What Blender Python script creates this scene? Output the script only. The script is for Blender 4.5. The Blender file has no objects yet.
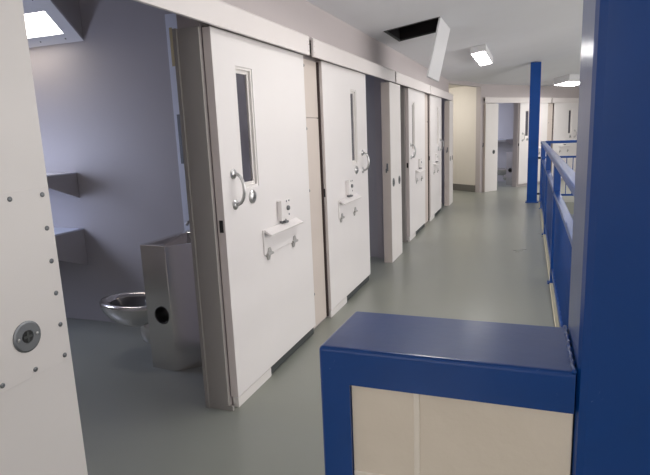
import bpy, bmesh, math, random
from mathutils import Vector, Matrix
random.seed(7)
C = bpy.context.scene.collection
PI = math.pi

# ------------------------------------------------------------------ materials
def srgb(r, g, b):
    f = lambda v: (v/255/12.92) if v/255 <= 0.04045 else ((v/255+0.055)/1.055)**2.4
    return (f(r), f(g), f(b), 1)

def mat(name, col, rough=0.5, metal=0.0, noise=0.0, nscale=6.0, bump=0.0, bscale=40.0, coat=0.0, emit=None, estr=0.0, rvar=0.0, spec=0.5):
    m = bpy.data.materials.new(name); m.use_nodes = True
    nt = m.node_tree; b = nt.nodes['Principled BSDF']
    b.inputs['Base Color'].default_value = col
    b.inputs['Roughness'].default_value = rough
    b.inputs['Metallic'].default_value = metal
    b.inputs['Specular IOR Level'].default_value = spec
    if coat:
        b.inputs['Coat Weight'].default_value = coat; b.inputs['Coat Roughness'].default_value = 0.15
    tc = nt.nodes.new('ShaderNodeTexCoord')
    if noise or rvar:
        n = nt.nodes.new('ShaderNodeTexNoise'); n.inputs['Scale'].default_value = nscale; n.inputs['Detail'].default_value = 5
        nt.links.new(tc.outputs['Object'], n.inputs['Vector'])
        if noise:
            mx = nt.nodes.new('ShaderNodeMix'); mx.data_type = 'RGBA'
            mx.inputs['A'].default_value = tuple(c*(1-noise) for c in col[:3])+(1,)
            mx.inputs['B'].default_value = tuple(min(1, c*(1+noise)) for c in col[:3])+(1,)
            nt.links.new(n.outputs['Fac'], mx.inputs['Factor']); nt.links.new(mx.outputs['Result'], b.inputs['Base Color'])
        if rvar:
            mr = nt.nodes.new('ShaderNodeMapRange'); mr.inputs['To Min'].default_value = max(0, rough-rvar); mr.inputs['To Max'].default_value = rough+rvar
            nt.links.new(n.outputs['Fac'], mr.inputs['Value']); nt.links.new(mr.outputs['Result'], b.inputs['Roughness'])
    if bump:
        n2 = nt.nodes.new('ShaderNodeTexNoise'); n2.inputs['Scale'].default_value = bscale; n2.inputs['Detail'].default_value = 4
        nt.links.new(tc.outputs['Object'], n2.inputs['Vector'])
        bp = nt.nodes.new('ShaderNodeBump'); bp.inputs['Strength'].default_value = bump; bp.inputs['Distance'].default_value = 0.01
        nt.links.new(n2.outputs['Fac'], bp.inputs['Height']); nt.links.new(bp.outputs['Normal'], b.inputs['Normal'])
    if emit:
        b.inputs['Emission Color'].default_value = emit; b.inputs['Emission Strength'].default_value = estr
    return m

M = {}
M['door'] = mat('door_paint', srgb(228, 224, 223), 0.38, noise=0.02, nscale=3, bump=0.03, bscale=120)
M['edge'] = mat('door_edge_paint', srgb(214, 205, 203), 0.45)
M['panel'] = mat('lock_panel_paint', srgb(226, 222, 219), 0.42, noise=0.02, nscale=4)
M['jamb'] = mat('jamb_beige', srgb(205, 194, 186), 0.5, noise=0.03)
M['header'] = mat('header_paint', srgb(222, 216, 214), 0.42, noise=0.03, nscale=5)
M['wall'] = mat('wall_mauve_grey', srgb(186, 178, 178), 0.6, noise=0.03, nscale=2.5, bump=0.05)
M['cellwall'] = mat('cell_wall_paint', srgb(182, 178, 180), 0.55, noise=0.05, nscale=2.0, bump=0.08, bscale=15)
M['reveal'] = mat('reveal_paint', srgb(160, 156, 152), 0.5, noise=0.03)
M['ceil'] = mat('ceiling_plaster', srgb(226, 226, 230), 0.8, noise=0.04, nscale=1.5, bump=0.05, bscale=60)
M['cream'] = mat('passage_cream', srgb(222, 216, 207), 0.6, noise=0.02)
M['base'] = mat('grey_baseboard', srgb(110, 108, 104), 0.55)
M['blue'] = mat('gloss_blue_paint', srgb(0, 60, 128), 0.32, noise=0.10, nscale=5, bump=0.06, bscale=16, coat=0.25, spec=0.4)
def scuffs(m):
    nt = m.node_tree; b = nt.nodes['Principled BSDF']; src = b.inputs['Base Color'].links[0].from_socket
    tc = nt.nodes.new('ShaderNodeTexCoord'); mp = nt.nodes.new('ShaderNodeMapping'); mp.inputs['Scale'].default_value = (9, 22, 9); mp.inputs['Rotation'].default_value = (0, 0, 0.7)
    n = nt.nodes.new('ShaderNodeTexNoise'); n.inputs['Scale'].default_value = 1.0; n.inputs['Detail'].default_value = 8; n.inputs['Roughness'].default_value = 0.7
    r = nt.nodes.new('ShaderNodeMapRange'); r.inputs['From Min'].default_value = 0.67; r.inputs['From Max'].default_value = 0.74; r.inputs['To Max'].default_value = 0.45
    mx = nt.nodes.new('ShaderNodeMix'); mx.data_type = 'RGBA'; mx.inputs['B'].default_value = srgb(140, 155, 185)
    nt.links.new(tc.outputs['Object'], mp.inputs['Vector']); nt.links.new(mp.outputs['Vector'], n.inputs['Vector']); nt.links.new(n.outputs['Fac'], r.inputs['Value'])
    nt.links.new(r.outputs['Result'], mx.inputs['Factor']); nt.links.new(src, mx.inputs['A']); nt.links.new(mx.outputs['Result'], b.inputs['Base Color'])
scuffs(M['blue'])
M['bluecol'] = mat('satin_blue_paint', srgb(0, 66, 142), 0.45, noise=0.06, nscale=5, spec=0.3)
M['hingemetal'] = mat('painted_hinge_metal', srgb(176, 174, 172), 0.35, metal=0.3, noise=0.03)
M['bluerail'] = mat('blue_rail_paint', srgb(0, 64, 138), 0.34, noise=0.08, nscale=8, coat=0.08)
M['steel'] = mat('brushed_stainless', (0.78, 0.75, 0.71, 1), 0.18, metal=1.0, noise=0.03, nscale=3)
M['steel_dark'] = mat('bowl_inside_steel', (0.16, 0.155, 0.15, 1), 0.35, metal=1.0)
M['chrome'] = mat('satin_chrome', (0.52, 0.52, 0.52, 1), 0.3, metal=1.0, noise=0.03)
M['lockring'] = mat('lock_grey_metal', (0.20, 0.21, 0.22, 1), 0.4, metal=0.8, noise=0.05)
M['dark'] = mat('dark_hole', (0.012, 0.012, 0.013, 1), 0.6, noise=0.05)
M['rubber'] = mat('dark_rubber', srgb(62, 66, 66), 0.6, noise=0.05)
M['shade_dark'] = mat('painted_shade_brown', srgb(58, 46, 44), 0.7, noise=0.05)  # dark brown standing in for the shadow line beside a door
M['hole'] = mat('hatch_dark', (0.02, 0.016, 0.018, 1), 0.9, noise=0.2)
M['white'] = mat('fixture_white', srgb(214, 214, 216), 0.5, noise=0.01)
M['bracket'] = mat('bracket_grey', srgb(186, 182, 182), 0.5, noise=0.04)
M['strip'] = mat('pale_metal_strip', srgb(226, 230, 240), 0.4, noise=0.03)
M['amber'] = mat('amber_slot', srgb(196, 180, 140), 0.4, noise=0.05)
M['emit'] = mat('lamp_diffuser', (1, 1, 1, 1), 0.5, emit=(1, 0.97, 0.94, 1), estr=24.0, noise=0.0001)
M['emitcell'] = mat('cell_lamp_diffuser', (1, 1, 1, 1), 0.5, emit=(1, 0.96, 0.92, 1), estr=9.0, noise=0.0001)
M['curb'] = mat('curb_concrete', srgb(196, 188, 165), 0.6, noise=0.08, nscale=10)
M['olive'] = mat('curb_top', srgb(150, 146, 128), 0.5, noise=0.06)

def glass_mat():
    m = bpy.data.materials.new('dark_window_glass'); m.use_nodes = True
    nt = m.node_tree; b = nt.nodes['Principled BSDF']
    tc = nt.nodes.new('ShaderNodeTexCoord'); n = nt.nodes.new('ShaderNodeTexNoise'); n.inputs['Scale'].default_value = 4
    nt.links.new(tc.outputs['Object'], n.inputs['Vector'])
    r = nt.nodes.new('ShaderNodeMix'); r.data_type = 'RGBA'
    r.inputs['A'].default_value = srgb(66, 64, 72); r.inputs['B'].default_value = srgb(104, 102, 112)
    nt.links.new(n.outputs['Fac'], r.inputs['Factor']); nt.links.new(r.outputs['Result'], b.inputs['Base Color'])
    b.inputs['Roughness'].default_value = 0.12
    return m
M['glass'] = glass_mat()
M['mortar'] = mat('painted_mortar', srgb(228, 221, 209), 0.5, noise=0.05, nscale=12, bump=0.3, bscale=40)

def floor_mat():
    m = bpy.data.materials.new('grey_green_epoxy'); m.use_nodes = True
    nt = m.node_tree; b = nt.nodes['Principled BSDF']
    tc = nt.nodes.new('ShaderNodeTexCoord')
    n = nt.nodes.new('ShaderNodeTexNoise'); n.inputs['Scale'].default_value = 0.9; n.inputs['Detail'].default_value = 6
    n2 = nt.nodes.new('ShaderNodeTexNoise'); n2.inputs['Scale'].default_value = 60; n2.inputs['Detail'].default_value = 3
    nt.links.new(tc.outputs['Object'], n.inputs['Vector']); nt.links.new(tc.outputs['Object'], n2.inputs['Vector'])
    mx = nt.nodes.new('ShaderNodeMix'); mx.data_type = 'RGBA'
    mx.inputs['A'].default_value = srgb(136, 139, 130); mx.inputs['B'].default_value = srgb(152, 155, 147)
    nt.links.new(n.outputs['Fac'], mx.inputs['Factor']); nt.links.new(mx.outputs['Result'], b.inputs['Base Color'])
    mr = nt.nodes.new('ShaderNodeMapRange'); mr.inputs['To Min'].default_value = 0.22; mr.inputs['To Max'].default_value = 0.40
    nt.links.new(n.outputs['Fac'], mr.inputs['Value']); nt.links.new(mr.outputs['Result'], b.inputs['Roughness'])
    bp = nt.nodes.new('ShaderNodeBump'); bp.inputs['Strength'].default_value = 0.05; bp.inputs['Distance'].default_value = 0.004
    nt.links.new(n2.outputs['Fac'], bp.inputs['Height']); nt.links.new(bp.outputs['Normal'], b.inputs['Normal'])
    return m
M['floor'] = floor_mat()

def block_mat():
    m = bpy.data.materials.new('painted_concrete_block'); m.use_nodes = True
    nt = m.node_tree; b = nt.nodes['Principled BSDF']; b.inputs['Roughness'].default_value = 0.55
    tc = nt.nodes.new('ShaderNodeTexCoord')
    n = nt.nodes.new('ShaderNodeTexNoise'); n.inputs['Scale'].default_value = 30; n.inputs['Detail'].default_value = 6
    n3 = nt.nodes.new('ShaderNodeTexNoise'); n3.inputs['Scale'].default_value = 4
    for q in (n, n3): nt.links.new(tc.outputs['Object'], q.inputs['Vector'])
    mx = nt.nodes.new('ShaderNodeMix'); mx.data_type = 'RGBA'
    mx.inputs['A'].default_value = srgb(206, 196, 180); mx.inputs['B'].default_value = srgb(228, 219, 204)
    nt.links.new(n3.outputs['Fac'], mx.inputs['Factor']); nt.links.new(mx.outputs['Result'], b.inputs['Base Color'])
    bp = nt.nodes.new('ShaderNodeBump'); bp.inputs['Strength'].default_value = 0.35; bp.inputs['Distance'].default_value = 0.006
    nt.links.new(n.outputs['Fac'], bp.inputs['Height']); nt.links.new(bp.outputs['Normal'], b.inputs['Normal'])
    return m
M['block'] = block_mat()

# ------------------------------------------------------------------ mesh helpers
def box(bm, x0, x1, y0, y1, z0, z1):
    v = [bm.verts.new(p) for p in [(x0,y0,z0),(x1,y0,z0),(x1,y1,z0),(x0,y1,z0),(x0,y0,z1),(x1,y0,z1),(x1,y1,z1),(x0,y1,z1)]]
    for f in [(3,2,1,0),(4,5,6,7),(0,1,5,4),(1,2,6,5),(2,3,7,6),(3,0,4,7)]:
        bm.faces.new([v[i] for i in f])

def prism(bm, pts, d):
    """closed polygon pts (3-D) pushed along vector d"""
    a = [bm.verts.new(p) for p in pts]; b = [bm.verts.new(Vector(p)+Vector(d)) for p in pts]
    n = len(pts); bm.faces.new(a[::-1]); bm.faces.new(b)
    for i in range(n): bm.faces.new([a[i], a[(i+1) % n], b[(i+1) % n], b[i]])

def tube(bm, pts, r, seg=10, cap=True):
    pts = [Vector(p) for p in pts]; rings = []
    up = None
    for i, p in enumerate(pts):
        t = (pts[min(i+1, len(pts)-1)]-pts[max(i-1, 0)]).normalized()
        if up is None:
            up = Vector((0,0,1)) if abs(t.z) < 0.9 else Vector((0,1,0))
        s = t.cross(up).normalized(); up = s.cross(t).normalized()
        rings.append([bm.verts.new(p+(s*math.cos(2*PI*k/seg)+up*math.sin(2*PI*k/seg))*r) for k in range(seg)])
    for a, b in zip(rings, rings[1:]):
        for k in range(seg): bm.faces.new([a[k], a[(k+1) % seg], b[(k+1) % seg], b[k]])
    if cap: bm.faces.new(rings[0][::-1]); bm.faces.new(rings[-1])

def lathe(bm, prof, origin, axis=(0,0,1), seg=20, sx=1.0, sy=1.0):
    """profile of (radius, height) spun round an axis"""
    ax = Vector(axis).normalized(); u = ax.orthogonal().normalized() if abs(ax.z) < 0.99 else Vector((1,0,0)); w = ax.cross(u)
    o = Vector(origin); rings = []
    for r, h in prof:
        if r < 1e-6: rings.append([bm.verts.new(o+ax*h)])
        else: rings.append([bm.verts.new(o+ax*h+u*math.cos(2*PI*k/seg)*r*sx+w*math.sin(2*PI*k/seg)*r*sy) for k in range(seg)])
    for a, b in zip(rings, rings[1:]):
        for k in range(seg):
            q = [a[k % len(a)], a[(k+1) % len(a)], b[(k+1) % len(b)], b[k % len(b)]]
            q2 = []
            for v in q:
                if v not in q2: q2.append(v)
            if len(q2) >= 3: bm.faces.new(q2)

def frame(bm, o, i, d0, d1, to):
    """rectangular ring: o, i = (a0,a1,b0,b1); d0..d1 depth; to(a,b,d) -> point"""
    R = lambda q, d: [bm.verts.new(to(q[0],q[2],d)), bm.verts.new(to(q[1],q[2],d)), bm.verts.new(to(q[1],q[3],d)), bm.verts.new(to(q[0],q[3],d))]
    A, B, Ci, D = R(o,d0), R(i,d0), R(o,d1), R(i,d1)
    for k in range(4):
        j = (k+1) % 4
        bm.faces.new([A[k],A[j],B[j],B[k]]); bm.faces.new([Ci[k],D[k],D[j],Ci[j]])
        bm.faces.new([A[k],Ci[k],Ci[j],A[j]]); bm.faces.new([B[k],B[j],D[j],D[k]])

def obj(name, bm, m, parent=None, bevel=0.0, smooth=False, seg=2):
    bmesh.ops.recalc_face_normals(bm, faces=bm.faces[:])
    me = bpy.data.meshes.new(name); bm.to_mesh(me); bm.free()
    me.materials.append(M[m])
    if smooth:
        for p in me.polygons: p.use_smooth = True
    o = bpy.data.objects.new(name, me); C.objects.link(o)
    if parent: o.parent = parent
    if bevel:
        b = o.modifiers.new('bevel', 'BEVEL'); b.width = bevel; b.segments = seg; b.limit_method = 'ANGLE'; b.angle_limit = 0.6
    return o
def obox(name, m, parent, *a, bevel=0.0):
    bm = bmesh.new(); box(bm, *a); return obj(name, bm, m, parent, bevel)
def tag(o, label, cat, group=None):
    o['label'] = label; o['category'] = cat; o['kind'] = 'thing'
    if group: o['group'] = group
    return o
def thing(name, label, cat, loc=(0,0,0), rz=0, group=None):
    o = bpy.data.objects.new(name, None); C.objects.link(o); o.location = loc; o.rotation_euler = (0,0,rz); o.empty_display_size = 0.1
    return tag(o, label, cat, group)
def struct(o):
    o['kind'] = 'structure'; return o
def dup(root, loc, rz, label, group=None):
    def cp(o, par):
        c = o.copy(); C.objects.link(c)
        if par: c.parent = par
        for ch in list(o.children): cp(ch, c)
        return c
    r = cp(root, None); r.location = loc; r.rotation_euler = (0,0,rz); r['label'] = label
    if group: r['group'] = group
    return r
def sphere_cap(bm, o, axis, r, h, seg=10):
    lathe(bm, [(r,0),(r,h*.4),(r*.7,h*.85),(0,h)], o, axis, seg)

# ------------------------------------------------------------------ layout numbers
ZC, K = 2.60, 0.14            # ceiling height at the walls and its slope
ZD0, ZD1 = 0.07, 2.16         # door leaf
W = 1.26
TH = math.radians(57); E0 = Vector((0.52, 13.9, 0)); ED = Vector((math.cos(TH), math.sin(TH), 0)); EN = Vector((math.sin(TH), -math.cos(TH), 0))
ERZ = TH-PI/2                 # local +y -> along the end wall, local +x -> out of it
def ew(s, n=0.0, z=0.0):      # point on the end wall
    p = E0+ED*s+EN*n; return (p.x, p.y, z)

# ------------------------------------------------------------------ shell
bm = bmesh.new()
prism(bm, [(-3.6,-5,0),(4,-5,0),(4,1.65,0),(1.93,1.65,0),(1.93,12.05,0),(9.2,12.05,0),(9.2,28,0),(-3.6,28,0)], (0,0,-0.25))
struct(obj('floor', bm, 'floor'))
bm = bmesh.new(); box(bm, -0.2, 9.2, -5, 28, -3.1, -3.0)
struct(obj('floor_lower', bm, 'floor'))

# left wall: piers between the cell openings and the band over them
OPEN = [(1.36, 2.565), (5.515, 6.52), (6.78, 7.572), (10.675, 11.88)]
bm = bmesh.new(); y = -5.0
for a, b in OPEN:
    box(bm, -0.19, -0.055, y, a, 0, 2.25); y = b
box(bm, -0.19, -0.055, y, 12.05, 0, 2.25)
box(bm, -0.19, -0.055, -5, 12.05, 2.25, 3.1)
struct(obj('wall_left', bm, 'wall'))
bm = bmesh.new(); box(bm, -0.2, 0.0, -5, 28, -3.1, -0.25); struct(obj('wall_lower', bm, 'wall'))

# ceiling: two sloping planes meeting on a hip
KY = 13.9-0.52*math.tan(TH)
din = Vector((0,-1,0)).normalized()+ED; hip = din.normalized()
xb = 9.3; pb = Vector((0,KY,0))+hip*(xb/hip.x)
def ceil_z(x, yy):
    d_end = (Vector((x,yy,0))-E0).dot(EN)
    return ZC+K*min(x, d_end)
# hatch hole in the ceiling
HX0, HX1, HY0, HY1 = 0.124, 0.685, 5.83, 6.55
bm = bmesh.new()
def cv(x, yy): return (x, yy, ZC+K*x)
def cquad(*pts):
    bm.faces.new([bm.verts.new(cv(*p)) for p in pts])
cquad((-.06,-5),(HX0,-5),(HX0,KY),(0,KY),(-.06,KY))
cquad((HX0,-5),(HX1,-5),(HX1,HY0),(HX0,HY0))
ph = lambda x: KY+hip.y/hip.x*x
cquad((HX0,HY1),(HX1,HY1),(HX1,ph(HX1)),(HX0,ph(HX0)))
bm.faces.new([bm.verts.new(cv(*p)) for p in [(HX0,ph(HX0)),(HX0,KY),(0,KY)]])
cquad((HX1,-5),(xb,-5),(xb,ph(xb)),(HX1,ph(HX1)))
e1 = E0+ED*((xb-E0.x)/ED.x)
bm.faces.new([bm.verts.new((0,KY,ZC)), bm.verts.new((xb,ph(xb),ZC+K*xb)), bm.verts.new((e1.x,e1.y,ZC))])
struct(obj('ceiling', bm, 'ceil'))

# walls that close the hall
bm = bmesh.new(); box(bm, 9.0, 9.2, -5, 28, -3.1, 4.2); struct(obj('wall_right', bm, 'wall'))
bm = bmesh.new(); box(bm, -3.6, 9.2, -5.2, -5.0, -3.1, 4.2); struct(obj('wall_back', bm, 'wall'))

# end wall with its openings (s along the wall)
EOPEN = [(0.50, 1.42), (5.62, 6.5)]
bm = bmesh.new()
def ebox(bm, s0, s1, n0, n1, z0, z1):
    prism(bm, [ew(s0,n0,z0), ew(s1,n0,z0), ew(s1,n1,z0), ew(s0,n1,z0)], (0,0,z1-z0))
s = -0.10
for a, b in EOPEN:
    ebox(bm, s, a, -0.135, 0, 0, 2.22); s = b
ebox(bm, s, 17, -0.135, 0, 0, 2.22); ebox(bm, -0.10, 17, -0.135, 0, 2.22, 2.75)
struct(obj('wall_end', bm, 'wall'))

# ------------------------------------------------------------------ cell interiors
CELLS = [(0.95, 3.65), (3.75, 6.58), (6.72, 9.20), (9.30, 11.95)]
for i, (a, b) in enumerate(CELLS):
    nm = ['wall_cell_first', 'wall_cell_second', 'wall_cell_third', 'wall_cell_fourth'][i]
    bm = bmesh.new()
    box(bm, -3.1, -0.19, b, b+0.06, 0, 2.80)       # side wall towards the far end
    box(bm, -3.1, -0.19, a-0.05, a, 0, 2.80)       # side wall towards the camera
    box(bm, -3.2, -3.1, a-0.05, b+0.06, 0, 2.80)   # back wall
    struct(obj(nm, bm, 'cellwall'))
    bm = bmesh.new(); box(bm, -3.2, -0.19, a-0.05, b+0.06, 2.78, 2.86); struct(obj('ceiling_cell_'+['first','second','third','fourth'][i], bm, 'cellwall'))
# far cell behind the end wall
bm = bmesh.new()
ebox(bm, 2.50, 2.56, -3.0, -0.135, 0, 2.7); ebox(bm, 0.42, 0.47, -3.0, -0.135, 0, 2.7); ebox(bm, 0.42, 2.56, -3.06, -3.0, 0, 2.7)
struct(obj('wall_cell_end', bm, 'cellwall'))
bm = bmesh.new(); ebox(bm, 0.42, 2.56, -3.06, -0.135, 2.7, 2.78); struct(obj('ceiling_cell_end', bm, 'cellwall'))

# passage beside the cell block
R0 = Vector(ew(-0.10, -0.135)); RD = Vector((-0.75, 0.66, 0)).normalized(); RN = Vector((-RD.y, RD.x, 0))
def pbox(bm, s0, s1, n0, n1, z0, z1):
    P = lambda s_, n_: tuple((R0+RD*s_+RN*n_) + Vector((0,0,z0)))
    prism(bm, [P(s0,n0), P(s1,n0), P(s1,n1), P(s0,n1)], (0,0,z1-z0))
bm = bmesh.new(); pbox(bm, 0.0, 4.6, -0.08, 0.0, 0, 2.7); struct(obj('wall_passage', bm, 'cream'))
bm = bmesh.new(); pbox(bm, 0.0, 4.6, 0.0, 0.012, 0, 0.17); struct(obj('baseboard_passage', bm, 'base'))
bm = bmesh.new(); box(bm, -3.1, -0.19, 12.03, 12.09, 0, 2.7); struct(obj('wall_passage_side', bm, 'cream'))
bm = bmesh.new(); box(bm, -3.2, -3.1, 12.03, 18.5, 0, 2.7); struct(obj('wall_passage_back', bm, 'cream'))
bm = bmesh.new()
l0, l1 = Vector((-0.07,12.05,0)), Vector(ew(-0.10,0))
prism(bm, [(l0.x,l0.y,2.53),(l1.x,l1.y,2.53),(l1.x-0.10,l1.y+0.05,2.53),(l0.x-0.10,l0.y+0.05,2.53)], (0,0,0.3))
struct(obj('lintel_passage', bm, 'wall'))
bm = bmesh.new(); prism(bm, [(-3.1,12.05,2.6),(-0.12,12.05,2.6),(0.37,13.90,2.6),(-3.1,18.2,2.6)], (0,0,0.06)); struct(obj('ceiling_passage', bm, 'cream'))

# ------------------------------------------------------------------ sliding cell doors
def make_door(kind, label, loc, rz=0.0):
    """origin at the foot of the leaf's near edge, leaf front on x = 0, leaf along +y; kind +1 has its handle by the near edge"""
    t = thing('sliding_cell_door', label, 'cell door', loc, rz, 'sliding cell doors')
    wy0, wy1 = (0.235, 0.435) if kind > 0 else (0.735, 0.925)
    wz0, wz1 = 1.285, 1.985
    to = lambda a, b, d: (d, a, b)
    bm = bmesh.new(); frame(bm, (0, W, ZD0, ZD1), (wy0, wy1, wz0, wz1), -0.047, 0.0, to); lf = obj('door_leaf', bm, 'door', t, 0.002)
    # edge skins: the long narrow faces
    obox('edge_plate', 'edge', t, -0.0475, -0.0006, -0.002, 0.0, ZD0+.002, ZD1-.002)
    bm = bmesh.new(); box(bm, -0.036, -0.012, -0.0035, -0.001, 1.065, 1.135); obj('latch_slot', bm, 'dark', t)
    # vision panel
    bm = bmesh.new(); frame(bm, (wy0, wy1, wz0, wz1), (wy0+.014, wy1-.014, wz0+.014, wz1-.014), -0.03, -0.006, to)
    frame(bm, (wy0+.014, wy1-.014, wz0+.014, wz1-.014), (wy0+.034, wy1-.034, wz0+.034, wz1-.034), -0.032, -0.020, to)
    wf = obj('window_frame', bm, 'panel', t)
    obox('pane', 'glass', wf, -0.036, -0.031, wy0+.001, wy1-.001, wz0+.001, wz1-.001)
    # pull handle
    hy = 0.125 if kind > 0 else W-0.19
    out = 0.06
    pts = []
    for k in range(13):
        a = PI*k/12; zz = 1.295-0.088*math.cos(a)
        pts.append((0.006+out*math.sin(a)**0.75, hy, zz))
    bm = bmesh.new(); tube(bm, pts, 0.0095, 10); h = obj('pull_handle', bm, 'chrome', t, smooth=True)
    for zz in (1.207, 1.383):
        bm = bmesh.new(); lathe(bm, [(0.03,0),(0.03,0.005),(0.024,0.011),(0.012,0.015),(0,0.015)], (0,hy,zz), (1,0,0), 18); obj('flange', bm, 'chrome', h)
    # round lock
    ly = 0.335 if kind > 0 else 0.845
    bm = bmesh.new(); lathe(bm, [(0.042,0),(0.042,0.006),(0.034,0.013),(0.018,0.016),(0.017,0.019),(0,0.019)], (0,ly,1.228), (1,0,0), 22); lk = obj('lock_cylinder', bm, 'chrome', t)
    bm = bmesh.new(); box(bm, 0.019, 0.0205, ly-.003, ly+.003, 1.216, 1.24); obj('keyhole', bm, 'dark', lk)
    # food port with drop flap
    fy0 = 0.437 if kind > 0 else 0.275
    fy1 = fy0+0.545
    bm = bmesh.new(); box(bm, 0.0, 0.010, fy0, fy1, 0.835, 1.0); fl = obj('food_port_flap', bm, 'door', t, 0.003)
    bm = bmesh.new(); prism(bm, [(0.010,fy0+.012,1.0),(0.010,fy0+.012,0.984),(0.056,fy0+.012,0.956),(0.060,fy0+.012,0.968)], (0,fy1-fy0-.024,0)); obj('lip', bm, 'door', fl)
    for hh in (fy0+.06, fy0+.465):
        bm = bmesh.new(); tube(bm, [(0.018,hh-.035,0.836),(0.018,hh+.035,0.836)], 0.010, 8)
        hg = obj('hinge', bm, 'hingemetal', fl)
        bm = bmesh.new(); prism(bm, [(0.011,hh-.028,0.846),(0.011,hh+.028,0.846),(0.011,hh+.012,0.876),(0.011,hh-.012,0.876)], (0.006,0,0)); obj('hinge_leaf', bm, 'hingemetal', hg)
        bm = bmesh.new(); prism(bm, [(0.001,hh-.028,0.828),(0.001,hh+.028,0.828),(0.001,hh+.012,0.795),(0.001,hh-.012,0.795)], (0.007,0,0)); obj('hinge_leaf', bm, 'hingemetal', hg)
    # lock box over the flap
    by = 0.67 if kind > 0 else 0.50
    bm = bmesh.new(); box(bm, 0.0, 0.036, by, by+0.05, 1.02, 1.155); lb = obj('lock_box', bm, 'door', t, 0.005)
    bm = bmesh.new(); box(bm, 0.0, 0.012, by+.05, by+0.185, 1.03, 1.15); obj('lock_plate', bm, 'door', lb, 0.003)
    bm = bmesh.new(); lathe(bm, [(0.017,0),(0.017,0.012),(0.012,0.016),(0,0.016)], (0.011,by+.145,1.092), (1,0,0), 12); obj('key_cylinder', bm, 'lockring', lb)
    for sy, sz in ((.13,1.14),(.172,1.14),(.165,1.045)):
        bm = bmesh.new(); lathe(bm, [(0.007,0),(0.007,0.003),(0,0.005)], (0.012,by+sy,sz), (1,0,0), 8); obj('screw', bm, 'lockring', lb)
    bm = bmesh.new(); box(bm, 0.0, 0.022, by+.03, by+.10, 0.997, 1.022); box(bm, 0.022, 0.045, by+.045, by+.085, 1.0, 1.015); obj('latch', bm, 'lockring', lb, 0.003)
    return t

def bottom_guide(y0, y1, label):
    g = thing('floor_guide', label, 'door guide', (0, y0, 0), 0, 'floor guides under the sliding doors')
    obox('guide_block', 'panel', g, -0.046, -0.006, 0.0, 0.36*(y1-y0), 0.0, 0.062, bevel=0.003)
    obox('rubber_sweep', 'rubber', g, -0.040, -0.012, 0.37*(y1-y0), (y1-y0), 0.008, 0.066)
    return g

d1 = make_door(+1, 'tall white sliding cell door standing open beside the cell with the steel toilet', (0, 2.58, 0))
d2 = make_door(-1, 'white sliding cell door second along the corridor, below the open ceiling hatch', (0, 4.22, 0))
d3 = dup(d1, (0, 7.60, 0), 0, 'white sliding cell door just past the twin-lock post, third along the corridor')
d4 = dup(d2, (0, 9.38, 0), 0, 'last white sliding cell door in the corridor row, before the lit passage')
e1d = dup(d1, ew(1.44, 0.048), ERZ, 'white cell door in the end wall, partly hidden by the blue column')
e2d = dup(d2, ew(3.02, 0.048), ERZ, 'white cell door in the end wall beyond the blue railing corner')
for yy, nm in ((2.58, 'first'), (4.22, 'second'), (7.60, 'third'), (9.38, 'fourth')):
    bottom_guide(yy+.01, yy+W-.02, f'low pale guide and dark sweep under the {nm} corridor cell door')

# ------------------------------------------------------------------ door track headers
def header(y0, y1, label, loc=(0,0,0), rz=0.0, z0=2.155, z1=2.295, fx=0.05):
    t = thing('door_track_header', label, 'door header', loc, rz, 'sliding door track headers')
    bm = bmesh.new()
    prism(bm, [(fx-.02,y0,z0),(fx,y0,z0),(fx,y0,z1-.012),(fx-.012,y0,z1),(-.053,y0,z1),(-.053,y0,z1-.018),(fx-.02,y0,z1-.018)], (0,y1-y0,0))
    obj('cover', bm, 'header', t, 0.003)
    obox('track_rail', 'rubber', t, -0.050, 0.005, y0+.03, y1-.03, 2.205, 2.262)
    for ye in (y0+.018, y1-.018):
        for zz in (z0+.03, z0+.075, z1-.03):
            bm = bmesh.new(); sphere_cap(bm, (fx,ye,zz), (1,0,0), 0.006, 0.004, 8); obj('screw', bm, 'edge', t)
    obox('end_cap', 'header', t, -0.053, fx-.021, y1-.012, y1-.002, z0+.005, z1-.02)
    return t
header(-0.4, 3.85, 'long white track header above the cell with the steel toilet')
header(3.93, 6.59, 'white track header above the second corridor cell door')
header(6.65, 9.08, 'white track header above the third corridor cell door')
header(9.13, 11.97, 'white track header above the last corridor cell door, ending at the passage')
header(-0.02, 2.82, 'white track header on the end wall above the blue column door', ew(0, 0.005), ERZ, fx=0.07)
header(2.87, 5.6, 'white track header on the end wall beyond the railing corner', ew(0, 0.005), ERZ, fx=0.07)

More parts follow.
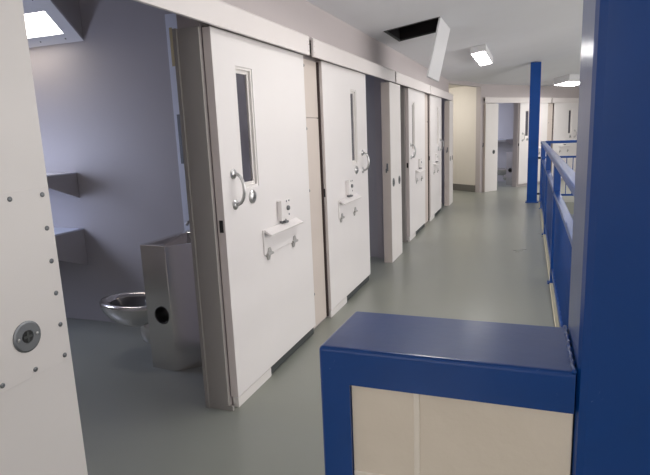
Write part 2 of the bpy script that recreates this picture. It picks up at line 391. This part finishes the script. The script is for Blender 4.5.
# ------------------------------------------------------------------ lock posts between the cell openings
def lock_post(y0, y1, label, locks, plate, loc=(0,0,0), rz=0.0, fx=0.05, backx=-0.0545):
    t = thing('lock_post', label, 'lock post', loc, rz, 'lock posts between the cells')
    obox('post_body', 'jamb', t, backx, fx-.004, y0, y1, 0.0, 2.141, bevel=0.003)
    obox('face_plate', 'panel', t, fx-.0038, fx, y0+.001, y1-.001, 0.004, 2.14)
    pl = None
    if plate:
        a, b, z0, z1 = plate
        pl = obox('access_plate', 'panel', t, fx, fx+.003, a, b, z0, z1, bevel=0.001)
        rv = [(b-.028, z0+.022+k*(z1-z0-.044)/5) for k in range(6)] + [(a+.028, z0+.022+k*(z1-z0-.044)/5) for k in range(6)] + [(a+.028+(b-a-.056)*q, zz) for q in (.25,.5,.75) for zz in (z0+.022, z1-.022)]
        for yy, zz in rv:
            bm = bmesh.new(); lathe(bm, [(0.0085,0),(0.0085,0.002),(0.004,0.004),(0.003,0.003),(0,0.003)], (fx+.003,yy,zz), (1,0,0), 10); obj('screw', bm, 'lockring', pl)
    for ly in locks:
        e = fx+(.003 if plate else 0)
        bm = bmesh.new(); lathe(bm, [(0.052,0),(0.052,0.003),(0.046,0.005),(0.022,0.005),(0.020,0.002),(0,0.002)], (e,ly,0.975), (1,0,0), 26); lk = obj('lock_rosette', bm, 'lockring', t)
        bm = bmesh.new(); lathe(bm, [(0.0205,0),(0.0205,0.0014),(0,0.0014)], (e+.0022,ly,0.975), (1,0,0), 16)
        obj('keyhole', bm, 'dark', lk)
        bm = bmesh.new(); box(bm, e+.003, e+.0065, ly-.004, ly+.004, 0.957, 0.993); box(bm, e+.003, e+.0062, ly-.016, ly+.016, 0.971, 0.979); obj('key_ward', bm, 'rubber', lk)
        for q in (-.035, .035):
            bm = bmesh.new(); sphere_cap(bm, (e+.005,ly+q,0.975), (1,0,0), 0.006, 0.003, 8); obj('screw', bm, 'chrome', lk)
    # strike latch on the jamb face
    bm = bmesh.new(); box(bm, 0.0, 0.02, y0-.012, y0, 1.12, 1.21); box(bm, -0.01, 0.008, y0-.022, y0-.012, 1.10, 1.15); st = obj('strike_latch', bm, 'lockring', t, 0.003)
    return t
lock_post(0.66, 1.386, 'broad pale lock post with a screwed access plate and round lock beside the toilet cell', (0.99, 1.218), (0.834, 1.382, 0.833, 1.447))
lock_post(6.295, 6.855, 'white lock post with two small round locks between the second and third cell doors', (6.42, 6.735), None)
lock_post(11.40, 11.96, 'white lock post at the far end of the corridor row by the passage', (11.52, 11.83), None)
lock_post(0.0, 0.49, 'white lock post at the start of the end wall beside the far cell', (0.33,), None, ew(0, 0.005), ERZ, fx=0.07, backx=0.0)

# cover plates on the wall between paired doors
def cover(y0, y1, label, loc=(0,0,0), rz=0.0, x0=-0.054):
    t = thing('wall_cover_plate', label, 'cover plate', loc, rz, 'cover plates between paired doors')
    obox('lower_plate', 'jamb', t, x0, x0+.014, y0, y1, 0.02, 1.71, bevel=0.002)
    obox('upper_plate', 'jamb', t, x0, x0+.014, y0, y1, 1.716, 2.15, bevel=0.002)
    obox('shade_strip', 'shade_dark', t, x0, x0+.03, y1+.001, y1+.018, 0.02, 2.15)  # dark strip that paints the shadow line along the neighbouring door's edge
    for zz in (0.3, 1.15, 1.63, 2.1):
        bm = bmesh.new(); sphere_cap(bm, (x0+.014,y0+.09,zz), (1,0,0), 0.012, 0.006, 10); obj('screw', bm, 'lockring', t)
    return t
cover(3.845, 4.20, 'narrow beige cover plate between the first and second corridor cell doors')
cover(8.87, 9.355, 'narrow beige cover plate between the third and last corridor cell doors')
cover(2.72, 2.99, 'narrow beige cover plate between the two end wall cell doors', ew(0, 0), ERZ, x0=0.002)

# steel jamb (reveal) of each opening: U-section on the pier end
def jamb(y, label, loc=(0,0,0), rz=0.0, w=0.02, x0=-0.192, x1=-0.05):
    t = thing('opening_jamb', label, 'door jamb', loc, rz, 'steel jambs of the cell openings')
    obox('jamb_face', 'reveal', t, x0, x1, y-w, y, 0.0, 2.16, bevel=0.002)
    obox('jamb_stop', 'reveal', t, x0-.01, x0+.012, y-w-.012, y-w, 0.0, 2.16)
    obox('foot_trim', 'reveal', t, x0-.004, x1+.03, y-w-.004, y-w+.012, 0.0, 0.03)
    return t
jamb(2.565, 'grey steel jamb of the toilet cell opening beside its open door')
jamb(7.572, 'grey steel jamb beside the third corridor cell door')

# ------------------------------------------------------------------ first cell furnishings
def toilet_unit(label, loc, rz=0.0):
    """origin at the cabinet's front foot; cabinet runs back along +y, bowl sticks out towards -x"""
    t = thing('toilet_sink_unit', label, 'toilet', loc, rz)
    H = 0.875
    foot = [(-0.215,0.02),(0.0,0.0),(0.14,0.135),(0.14,0.715),(-0.215,0.715)]
    bm = bmesh.new()
    n = len(foot)
    lo = [bm.verts.new((x,y_,0)) for x,y_ in foot]; hi = [bm.verts.new((x,y_,H)) for x,y_ in foot]
    bm.faces.new(lo[::-1])
    for i in range(1, n):
        j = (i+1) % n; bm.faces.new([lo[i],lo[j],hi[j],hi[i]])
    # front face with a round hole
    cx, cz, r = -0.075, 0.405, 0.058
    ring = []
    for k in range(20):
        a = 2*PI*k/20; x = cx+r*math.cos(a); ring.append(bm.verts.new((x, -0.0930*x*1.0, cz+r*math.sin(a))))
    outer = [lo[0],lo[1],hi[1],hi[0]]
    es = []
    for q in (outer, ring):
        for i in range(len(q)):
            e = bm.edges.get((q[i], q[(i+1) % len(q)])) or bm.edges.new((q[i], q[(i+1) % len(q)])); es.append(e)
    bmesh.ops.triangle_fill(bm, use_beauty=True, use_dissolve=False, edges=es)
    cab = obj('cabinet', bm, 'steel', t, 0.004)
    bm = bmesh.new(); lathe(bm, [(0.064,-.004),(0.058,-.008),(0.056,0.0),(0.056,0.11),(0,0.11)], (cx,0.008,cz), (0,1,0), 20); obj('paper_holder', bm, 'steel_dark', t, smooth=True)
    # rim and basin on top
    bm = bmesh.new()
    ins = [(-0.185,0.06),(-0.012,0.045),(0.10,0.155),(0.10,0.53),(-0.185,0.53)]
    oh = [bm.verts.new((x,y_,H)) for x,y_ in foot]; oh2 = [bm.verts.new((x,y_,H+.018)) for x,y_ in foot]
    ih = [bm.verts.new((x,y_,H+.014)) for x,y_ in ins]
    il = [bm.verts.new((x*0.8-.01,0.30+(y_-.30)*.7,H-.11)) for x,y_ in ins]
    for i in range(n):
        j = (i+1) % n
        bm.faces.new([oh[i],oh[j],oh2[j],oh2[i]]); bm.faces.new([oh2[i],oh2[j],ih[j],ih[i]]); bm.faces.new([ih[i],ih[j],il[j],il[i]])
    bm.faces.new(il)
    obj('basin', bm, 'steel', t, 0.004)
    bm = bmesh.new()
    pts = []
    for k in range(9):
        u = k/8; pts.append((-0.215+0.355*u, 0.70, H+0.018+0.055*math.sin(PI*min(1,u*1.0))**0.6))
    prism(bm, [(-0.215,0.69,H+.01)]+[(p[0],0.69,p[2]) for p in pts]+[(0.14,0.69,H+.01)], (0,0.025,0)); obj('backsplash', bm, 'steel', t)
    bm = bmesh.new(); tube(bm, [(-0.19,0.62,H+.015),(-0.19,0.62,H+.06),(-0.19,0.60,H+.085),(-0.18,0.55,H+.088),(-0.18,0.53,H+.07)], 0.012, 10); tap = obj('tap', bm, 'chrome', t, smooth=True)
    for q in (-.10,.0):
        bm = bmesh.new(); lathe(bm, [(0.017,0),(0.017,0.01),(0.012,0.03),(0,0.032)], (q,0.645,H+.016), (0,0,1), 12); obj('push_button', bm, 'chrome', tap)
    # bowl
    bm = bmesh.new()
    prof = [(0.05,0.235),(0.10,0.245),(0.155,0.285),(0.19,0.345),(0.203,0.395),(0.205,0.412),(0.198,0.424),(0.175,0.427),(0.158,0.418),(0.15,0.40),(0.125,0.34),(0.07,0.295),(0.0,0.285)]
    lathe(bm, prof, (-0.47,0.225,0), (0,0,1), 36, sx=1.5, sy=1.0)
    bw = obj('toilet_bowl', bm, 'steel', t, smooth=True)
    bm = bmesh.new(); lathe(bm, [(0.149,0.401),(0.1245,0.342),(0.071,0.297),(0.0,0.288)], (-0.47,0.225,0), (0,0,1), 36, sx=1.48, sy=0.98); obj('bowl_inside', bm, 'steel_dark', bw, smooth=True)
    bm = bmesh.new(); lathe(bm, [(0.0,0.10),(0.055,0.105),(0.085,0.13),(0.095,0.18),(0.092,0.26),(0.08,0.30)], (-0.33,0.22,0), (0,0,1), 22, sx=1.15); obj('trap', bm, 'steel', bw, smooth=True)
    return t
tu = toilet_unit('stainless steel toilet and sink unit in the open cell with shelves', (-0.685, 2.915, 0))

def wall_shelf(label, loc, z0, ztip, zt, depth):
    """triangular end bracket on the cell's side wall; origin on the wall"""
    t = thing('wall_shelf', label, 'shelf', loc, 0, 'steel shelves on the cell wall')
    obox('shelf_top', 'strip', t, -0.95, 0.0, -depth, 0.0, zt-.012, zt, bevel=0.002)
    for x in (-0.012, -0.95):
        bm = bmesh.new(); prism(bm, [(x,0,zt-.012),(x,0,z0),(x,-depth,ztip),(x,-depth,zt-.012)], (0.012,0,0)); obj('bracket', bm, 'bracket', t)
    obox('front_lip', 'bracket', t, -0.938, -0.012, -depth, -depth+.01, ztip, zt-.012)
    return t
shelf_a = wall_shelf('grey upper wall shelf with sloping end bracket inside the toilet cell', (-2.09, 3.648, 0), 1.125, 1.29, 1.347, 0.42)
wall_shelf('grey lower wall shelf, deeper bracket, below the other in the toilet cell', (-2.09, 3.648, 0), 0.52, 0.71, 0.855, 0.50)

# corner light of the cell
t = thing('cell_corner_light', 'slanted white corner light glowing at the top of the toilet cell', 'light', (-1.84, 3.648, 2.41))
yw, zb, yo, zo = 0.0, 0.0, -0.40, 0.345
L = 1.05
bm = bmesh.new(); prism(bm, [(0,yw,zb),(0,yo,zo),(0,yw,zo)], (-0.02,0,0)); obj('end_cap', bm, 'bracket', t)
bm = bmesh.new(); prism(bm, [(-L,yw,zb),(-L,yo,zo),(-L,yw,zo)], (0.02,0,0)); obj('end_cap', bm, 'bracket', t)
sl = Vector((0,yo-yw,zo-zb)); sn = Vector((0,-(zo-zb),yo-yw)).normalized()
def onface(a, b, d):   # a along x (negative), b 0..1 up the slope, d outwards
    return Vector((a, yw, zb))+sl*b+sn*d
bm = bmesh.new(); frame(bm, (-L,0.004,0.0,1.0), (-L+.09,-0.13,0.17,0.58), -0.012, 0.004, onface); fr = obj('housing_frame', bm, 'white', t)
bm = bmesh.new(); bm.faces.new([bm.verts.new(onface(a,b,-0.006)) for a, b in ((-L+.09,.17),(-.13,.17),(-.13,.58),(-L+.09,.58))]); obj('diffuser', bm, 'emitcell', t)
for a, b in ((-.15,.08),(-.15,.78),(-.42,.08),(-.42,.78),(-.72,.08),(-.72,.78)):
    bm = bmesh.new(); sphere_cap(bm, onface(a,b,.004), sn, 0.007, 0.004, 8); obj('screw', bm, 'rubber', fr)

# pale utility strip above the sink
t = thing('wall_utility_strip', 'tall pale metal strip with two slots on the cell wall above the sink', 'wall panel', (-1.03, 3.648, 0.82))
obox('plate', 'strip', t, 0.0, 0.22, -0.011, 0.0, 0.0, 1.70, bevel=0.003)
obox('slot', 'amber', t, 0.03, 0.055, -0.014, -0.0113, 1.32, 1.60)
obox('slot', 'lockring', t, 0.03, 0.06, -0.014, -0.0113, 0.58, 0.96)

# far cell: toilet unit and shelf
tu2 = dup(tu, ew(1.36, -0.9), ERZ, 'small steel toilet unit seen inside the far cell in the end wall')
tu2.location = ew(2.50-.738, -0.36)
sh2 = dup(shelf_a, ew(2.497, -0.80, -0.12), ERZ, 'small grey shelf on the wall inside the far end cell')
sh2['group'] = 'steel shelf in the far cell'

# ------------------------------------------------------------------ ceiling fittings
def ceiling_light(label, cx, cy, wdt, ln, rz=0.0, slope_x=K, th=0.095):
    z = ceil_z(cx, cy)
    t = thing('ceiling_light', label, 'light', (cx, cy, z), rz, 'box lights on the corridor ceiling')
    def sh(o):  # follow the ceiling slope
        for v in o.data.vertices: v.co.z += slope_x*v.co.x
        return o
    w2, l2 = wdt/2, ln/2
    bm = bmesh.new(); box(bm, -w2, w2, -l2, l2, -th, -0.002); sh(obj('housing', bm, 'white', t, 0.004))
    bm = bmesh.new(); box(bm, -w2+.02, w2-.02, -l2+.02, l2-.02, -th-.006, -th-.0005); sh(obj('diffuser', bm, 'emit', t))
    return t
ceiling_light('white box light on the ceiling between the open hatch and the blue column', 0.862, 9.07, 0.215, 1.62)
ceiling_light('white box light on the ceiling beyond the blue column', 2.52, 15.25, 0.42, 0.9, ERZ, th=0.17)
ceiling_light('white box light on the ceiling above the first corridor cell door', 0.95, 3.5, 0.215, 1.4)

t = thing('ceiling_hatch', 'open ceiling access hatch, dark inside, with its white flap hanging down', 'hatch', (HX0, HY0, ceil_z(HX0, HY0)))
ZZ = lambda x: K*x
lw, ll = HX1-HX0, HY1-HY0
bm = bmesh.new()
hb = [(0,0),(lw,0),(lw,ll),(0,ll)]
a = [bm.verts.new((x,y_,ZZ(x))) for x,y_ in hb]; b = [bm.verts.new((x,y_,ZZ(x)+.4)) for x,y_ in hb]
for i in range(4): bm.faces.new([a[i],a[(i+1)%4],b[(i+1)%4],b[i]])
bm.faces.new(b); obj('shaft', bm, 'hole', t)
bm = bmesh.new(); frame(bm, (-.012,lw+.012,-.012,ll+.012), (.008,lw-.008,.008,ll-.008), -.004, .012, lambda p,q,d:(p,q,ZZ(p)+d)); obj('rim', bm, 'rubber', t)
bm = bmesh.new()
tx, tz = -0.125, -0.575
prism(bm, [(lw,0.0,ZZ(lw)-.006),(lw,ll,ZZ(lw)-.006),(lw+tx,ll-.03,ZZ(lw)+tz),(lw+tx,-.03,ZZ(lw)+tz)], (0.02,0,0.004)); obj('flap', bm, 'white', t, 0.002)
bm = bmesh.new(); tube(bm, [(lw+.012,0.02,ZZ(lw)-.008),(lw+.012,ll-.02,ZZ(lw)-.008)], 0.008, 8); obj('hinge', bm, 'white', t)

# small fitting on the passage wall
t = thing('passage_door_stay', 'small dark upright handle on the lit cream passage wall', 'handle', tuple(R0+RD*1.05+Vector((0,0,1.72))), math.atan2(RD.y, RD.x))
obox('back_plate', 'lockring', t, -0.03, 0.03, 0.0, 0.012, -0.02, 0.28, bevel=0.003)
obox('grip', 'dark', t, -0.02, 0.02, 0.012, 0.05, 0.02, 0.24, bevel=0.006)

# ------------------------------------------------------------------ blue column
t = thing('steel_column', 'tall square blue steel column at the railing corner', 'column', (1.662, 12.05, 0))
zt = ceil_z(1.54, 12.15)
obox('shaft', 'bluecol', t, -0.10, 0.10, -0.10, 0.10, 0.0, zt-.004, bevel=0.008)
obox('base_plate', 'bluecol', t, -0.125, 0.125, -0.125, 0.125, 0.0, 0.018, bevel=0.003)

# ------------------------------------------------------------------ guard rails
def railing(label, loc, rz, ln, posts, z_top=1.255):
    """runs along +y from the origin"""
    t = thing('guard_railing', label, 'railing', loc, rz, 'blue guard railings')
    obox('top_rail', 'bluerail', t, -0.04, 0.04, 0.0, ln, z_top-.055, z_top, bevel=0.010)
    obox('middle_rail', 'bluerail', t, -0.028, 0.028, 0.0, ln, 0.90, 0.94, bevel=0.005)
    obox('bottom_rail', 'bluerail', t, -0.022, 0.022, 0.0, ln, 0.12, 0.16, bevel=0.005)
    for p in posts:
        obox('post', 'bluerail', t, -0.032, 0.032, p-.032, p+.032, 0.0, z_top-.055, bevel=0.006)
        obox('post_foot', 'bluerail', t, -0.055, 0.055, p-.045, p+.045, 0.0, 0.014)
    k = 0.07
    while k < ln-.05:
        if min(abs(k-p) for p in posts) > 0.06:
            bm = bmesh.new(); tube(bm, [(0,k,0.155),(0,k,0.905)], 0.0095, 6); obj('baluster', bm, 'bluerail', t)
        k += 0.118
    return t
RX = 1.842
railing('long blue guard railing running down the walkway edge to the blue column', (RX, 1.72, 0), 0, 10.40, (0.06, 1.37, 4.03, 6.69, 9.35, 10.36))
railing('blue guard railing crossing behind the column, turned away from the cell row', (RX+.045, 12.17, 0), -PI/2, 5.6, (0.08, 1.4, 2.8, 4.2, 5.5))
for zz, nm in ((0.915, 'upper'), (0.17, 'lower')):
    t = thing('railing_bracket', f'small dark {nm} bracket joining the blue column to the railing', 'bracket', (1.764, 12.10, zz), 0, 'brackets on the blue column')
    obox('arm', 'dark', t, 0.0, 0.045, -0.02, 0.02, -0.02, 0.02, bevel=0.003)
    bm = bmesh.new(); lathe(bm, [(0.014,0),(0.014,0.014),(0,0.014)], (0.024,-0.02,0), (0,-1,0), 6); obj('bolt', bm, 'dark', t)

# walkway edge curb
bm = bmesh.new(); box(bm, 1.815, 1.93, 1.66, 12.0, 0.0, 0.012); struct(obj('trim_1', bm, 'olive'))
bm = bmesh.new(); box(bm, 1.807, 1.815, 1.66, 12.0, 0.0, 0.012); struct(obj('trim_2', bm, 'curb'))

# ------------------------------------------------------------------ guard wall in blue steel frame, and the big post
X0, X1, Y0, Y1, ZT = 1.040, 1.691, 1.308, 1.655, 1.009
cell = lambda x, z, w, h: None
bm = bmesh.new()
jz = [0.02, 0.224, 0.428, 0.632, 0.906]; g = 0.006
box(bm, X0+.089, X1, Y0+.0165, Y1-.0165, 0.0, 0.902)            # mortar core
for r in range(4):
    z0, z1 = jz[r], jz[r+1]
    xs = [X0+.083, 1.312, X1+.006] if r % 2 else [X0+.083, 1.50, X1+.006]
    for xa, xb_ in zip(xs, xs[1:]):
        box(bm, xa+g, xb_-g, Y0+.012, Y0+.03, z0+g, z1-g); box(bm, xa+g, xb_-g, Y1-.03, Y1-.012, z0+g, z1-g)
o = struct(obj('wall_half', bm, 'block', None, 0.0035))
bm = bmesh.new(); box(bm, 1.303, 1.319, Y0+.0085, Y0+.02, 0.64, 0.9015); box(bm, X0+.09, X1, Y0+.0085, Y0+.02, 0.624, 0.64)
struct(obj('trim_3', bm, 'mortar', None, 0.003))
t = thing('steel_wall_cap', 'glossy blue steel cap wrapping the top and end of the cream block guard wall', 'wall cap', (X0, Y0, 0))
def round_box(x0, x1, y0, y1, z0, z1, pick, off):
    bm = bmesh.new(); box(bm, x0, x1, y0, y1, z0, z1)
    es = [e for e in bm.edges if pick(e.verts[0].co, e.verts[1].co)]
    bmesh.ops.bevel(bm, geom=es, offset=off, segments=4, profile=0.5, affect='EDGES'); return bm
CD = Y1-Y0
topz = lambda p, q: (p.z > ZT-.001 and q.z > ZT-.001 and not (p.x > .5 and q.x > .5)) or (p.x < .001 and q.x < .001)
bm = round_box(0.0, X1-X0, 0.0, CD, 0.904, ZT, topz, 0.012)
for v in bm.verts:
    if v.co.z > ZT-.03: v.co.z -= 0.030*v.co.y      # the sheet falls slightly towards the corridor
obj('top_channel', bm, 'blue', t)
bm = round_box(0.0, 0.088, 0.0, CD, 0.0, 0.904, lambda p, q: p.x < .001 and q.x < .001 and abs(p.z-q.z) > .1, 0.012); obj('end_channel', bm, 'blue', t)
bm = bmesh.new()
pts = [(X1-X0-.004+.0015*math.sin(k*1.1), (Y1-Y0)*k/40, ZT+.001-.03*(Y1-Y0)*k/40+.001*math.sin(k*0.9)) for k in range(41)]
tube(bm, pts, 0.0055, 8); obj('weld_bead', bm, 'blue', t, smooth=True)
t = thing('steel_post', 'large glossy blue square steel post rising beside the guard wall cap', 'post', (1.6945, 1.30, 0))
obox('shaft', 'blue', t, 0.0, 0.36, 0.0, 0.36, 0.0, ceil_z(1.695,1.5)-.003, bevel=0.022)
obox('base_plate', 'blue', t, 0.0, 0.42, -0.03, 0.40, 0.0, 0.015)

# ------------------------------------------------------------------ lamps
def area(name, loc, target, sx, sy, power, col):
    l = bpy.data.lights.new(name, 'AREA'); l.shape = 'RECTANGLE'; l.size = sx; l.size_y = sy; l.energy = power; l.color = col
    o = bpy.data.objects.new(name, l); C.objects.link(o); o.location = loc
    o.rotation_euler = (Vector(target)-Vector(loc)).to_track_quat('-Z', 'Y').to_euler(); return o
area('dayroom_window_light', (8.8, 6.5, 1.4), (0, 6.5, 1.5), 13, 3.4, 640, (1.0, 0.97, 0.94))
area('dayroom_roof_light', (5.5, 5.0, 3.2), (5.5, 5.0, -3), 4, 10, 160, (1.0, 0.97, 0.94))
area('walkway_rear_light', (0.45, -3.6, 2.2), (1.3, 1.3, 0.8), 1.3, 1.2, 85, (1.0, 0.96, 0.92))
area('rear_wall_fill', (6.2, -3.4, 2.4), (6.2, -5.0, 0.7), 1.2, 0.6, 70, (1.0, 0.96, 0.90))  # added unseen fill lamp; brightens the rear wall for the steel unit to reflect
area('end_light', (3.2, 14.0, 2.55), (3.2, 14.0, 0), 1.2, 1.2, 34, (1.0, 0.96, 0.92))
area('passage_light', (-1.0, 13.3, 2.5), (-0.7, 14.3, 0.6), 0.8, 0.8, 40, (1.0, 0.95, 0.88))
for i, (a, b) in enumerate(CELLS):
    area('cell_window_light', (-3.05, (a+b)/2+.35, 1.35), (-0.4, b-.3, 0.5), 0.5, 0.9, 27 if i == 0 else 24, (0.66, 0.73, 1.0))
area('cell_lamp', (-2.35, 3.38, 2.40), (-2.3, 3.6, 1.4), 0.6, 0.15, 1.2, (1.0, 0.80, 0.55))
p = Vector(ew(1.5, -2.9, 1.6)); area('far_cell_window_light', p, ew(2.2, 0, 0.8), 0.6, 0.9, 40, (0.75, 0.8, 1.0))

w = bpy.data.worlds.new('world'); bpy.context.scene.world = w; w.use_nodes = True
w.node_tree.nodes['Background'].inputs['Color'].default_value = (0.6, 0.65, 0.75, 1)
w.node_tree.nodes['Background'].inputs['Strength'].default_value = 0.3

# ------------------------------------------------------------------ camera
cam = bpy.data.cameras.new('camera'); co = bpy.data.objects.new('camera', cam); C.objects.link(co)
F, YAW, PITCH, ROLL = 539.518, 0.3633, -0.1896, -0.0420
f = Vector((-math.sin(YAW)*math.cos(PITCH), math.cos(YAW)*math.cos(PITCH), math.sin(PITCH)))
r = Vector((math.cos(YAW), math.sin(YAW), 0)); u = r.cross(f)
r2 = r*math.cos(ROLL)+u*math.sin(ROLL); u2 = u*math.cos(ROLL)-r*math.sin(ROLL)
mw = Matrix((r2, u2, -f)).transposed().to_4x4(); mw.translation = Vector((1.572, 0.0, 1.585)); co.matrix_world = mw
cam.sensor_width = 36; cam.lens = F*36/650; cam.clip_start = 0.02
sc = bpy.context.scene; sc.camera = co
sc.view_settings.view_transform = 'Standard'; sc.view_settings.look = 'None'; sc.view_settings.exposure = -0.19
try:
    sc.cycles.use_denoising = True
    sc.cycles.max_bounces = 8
except Exception: pass
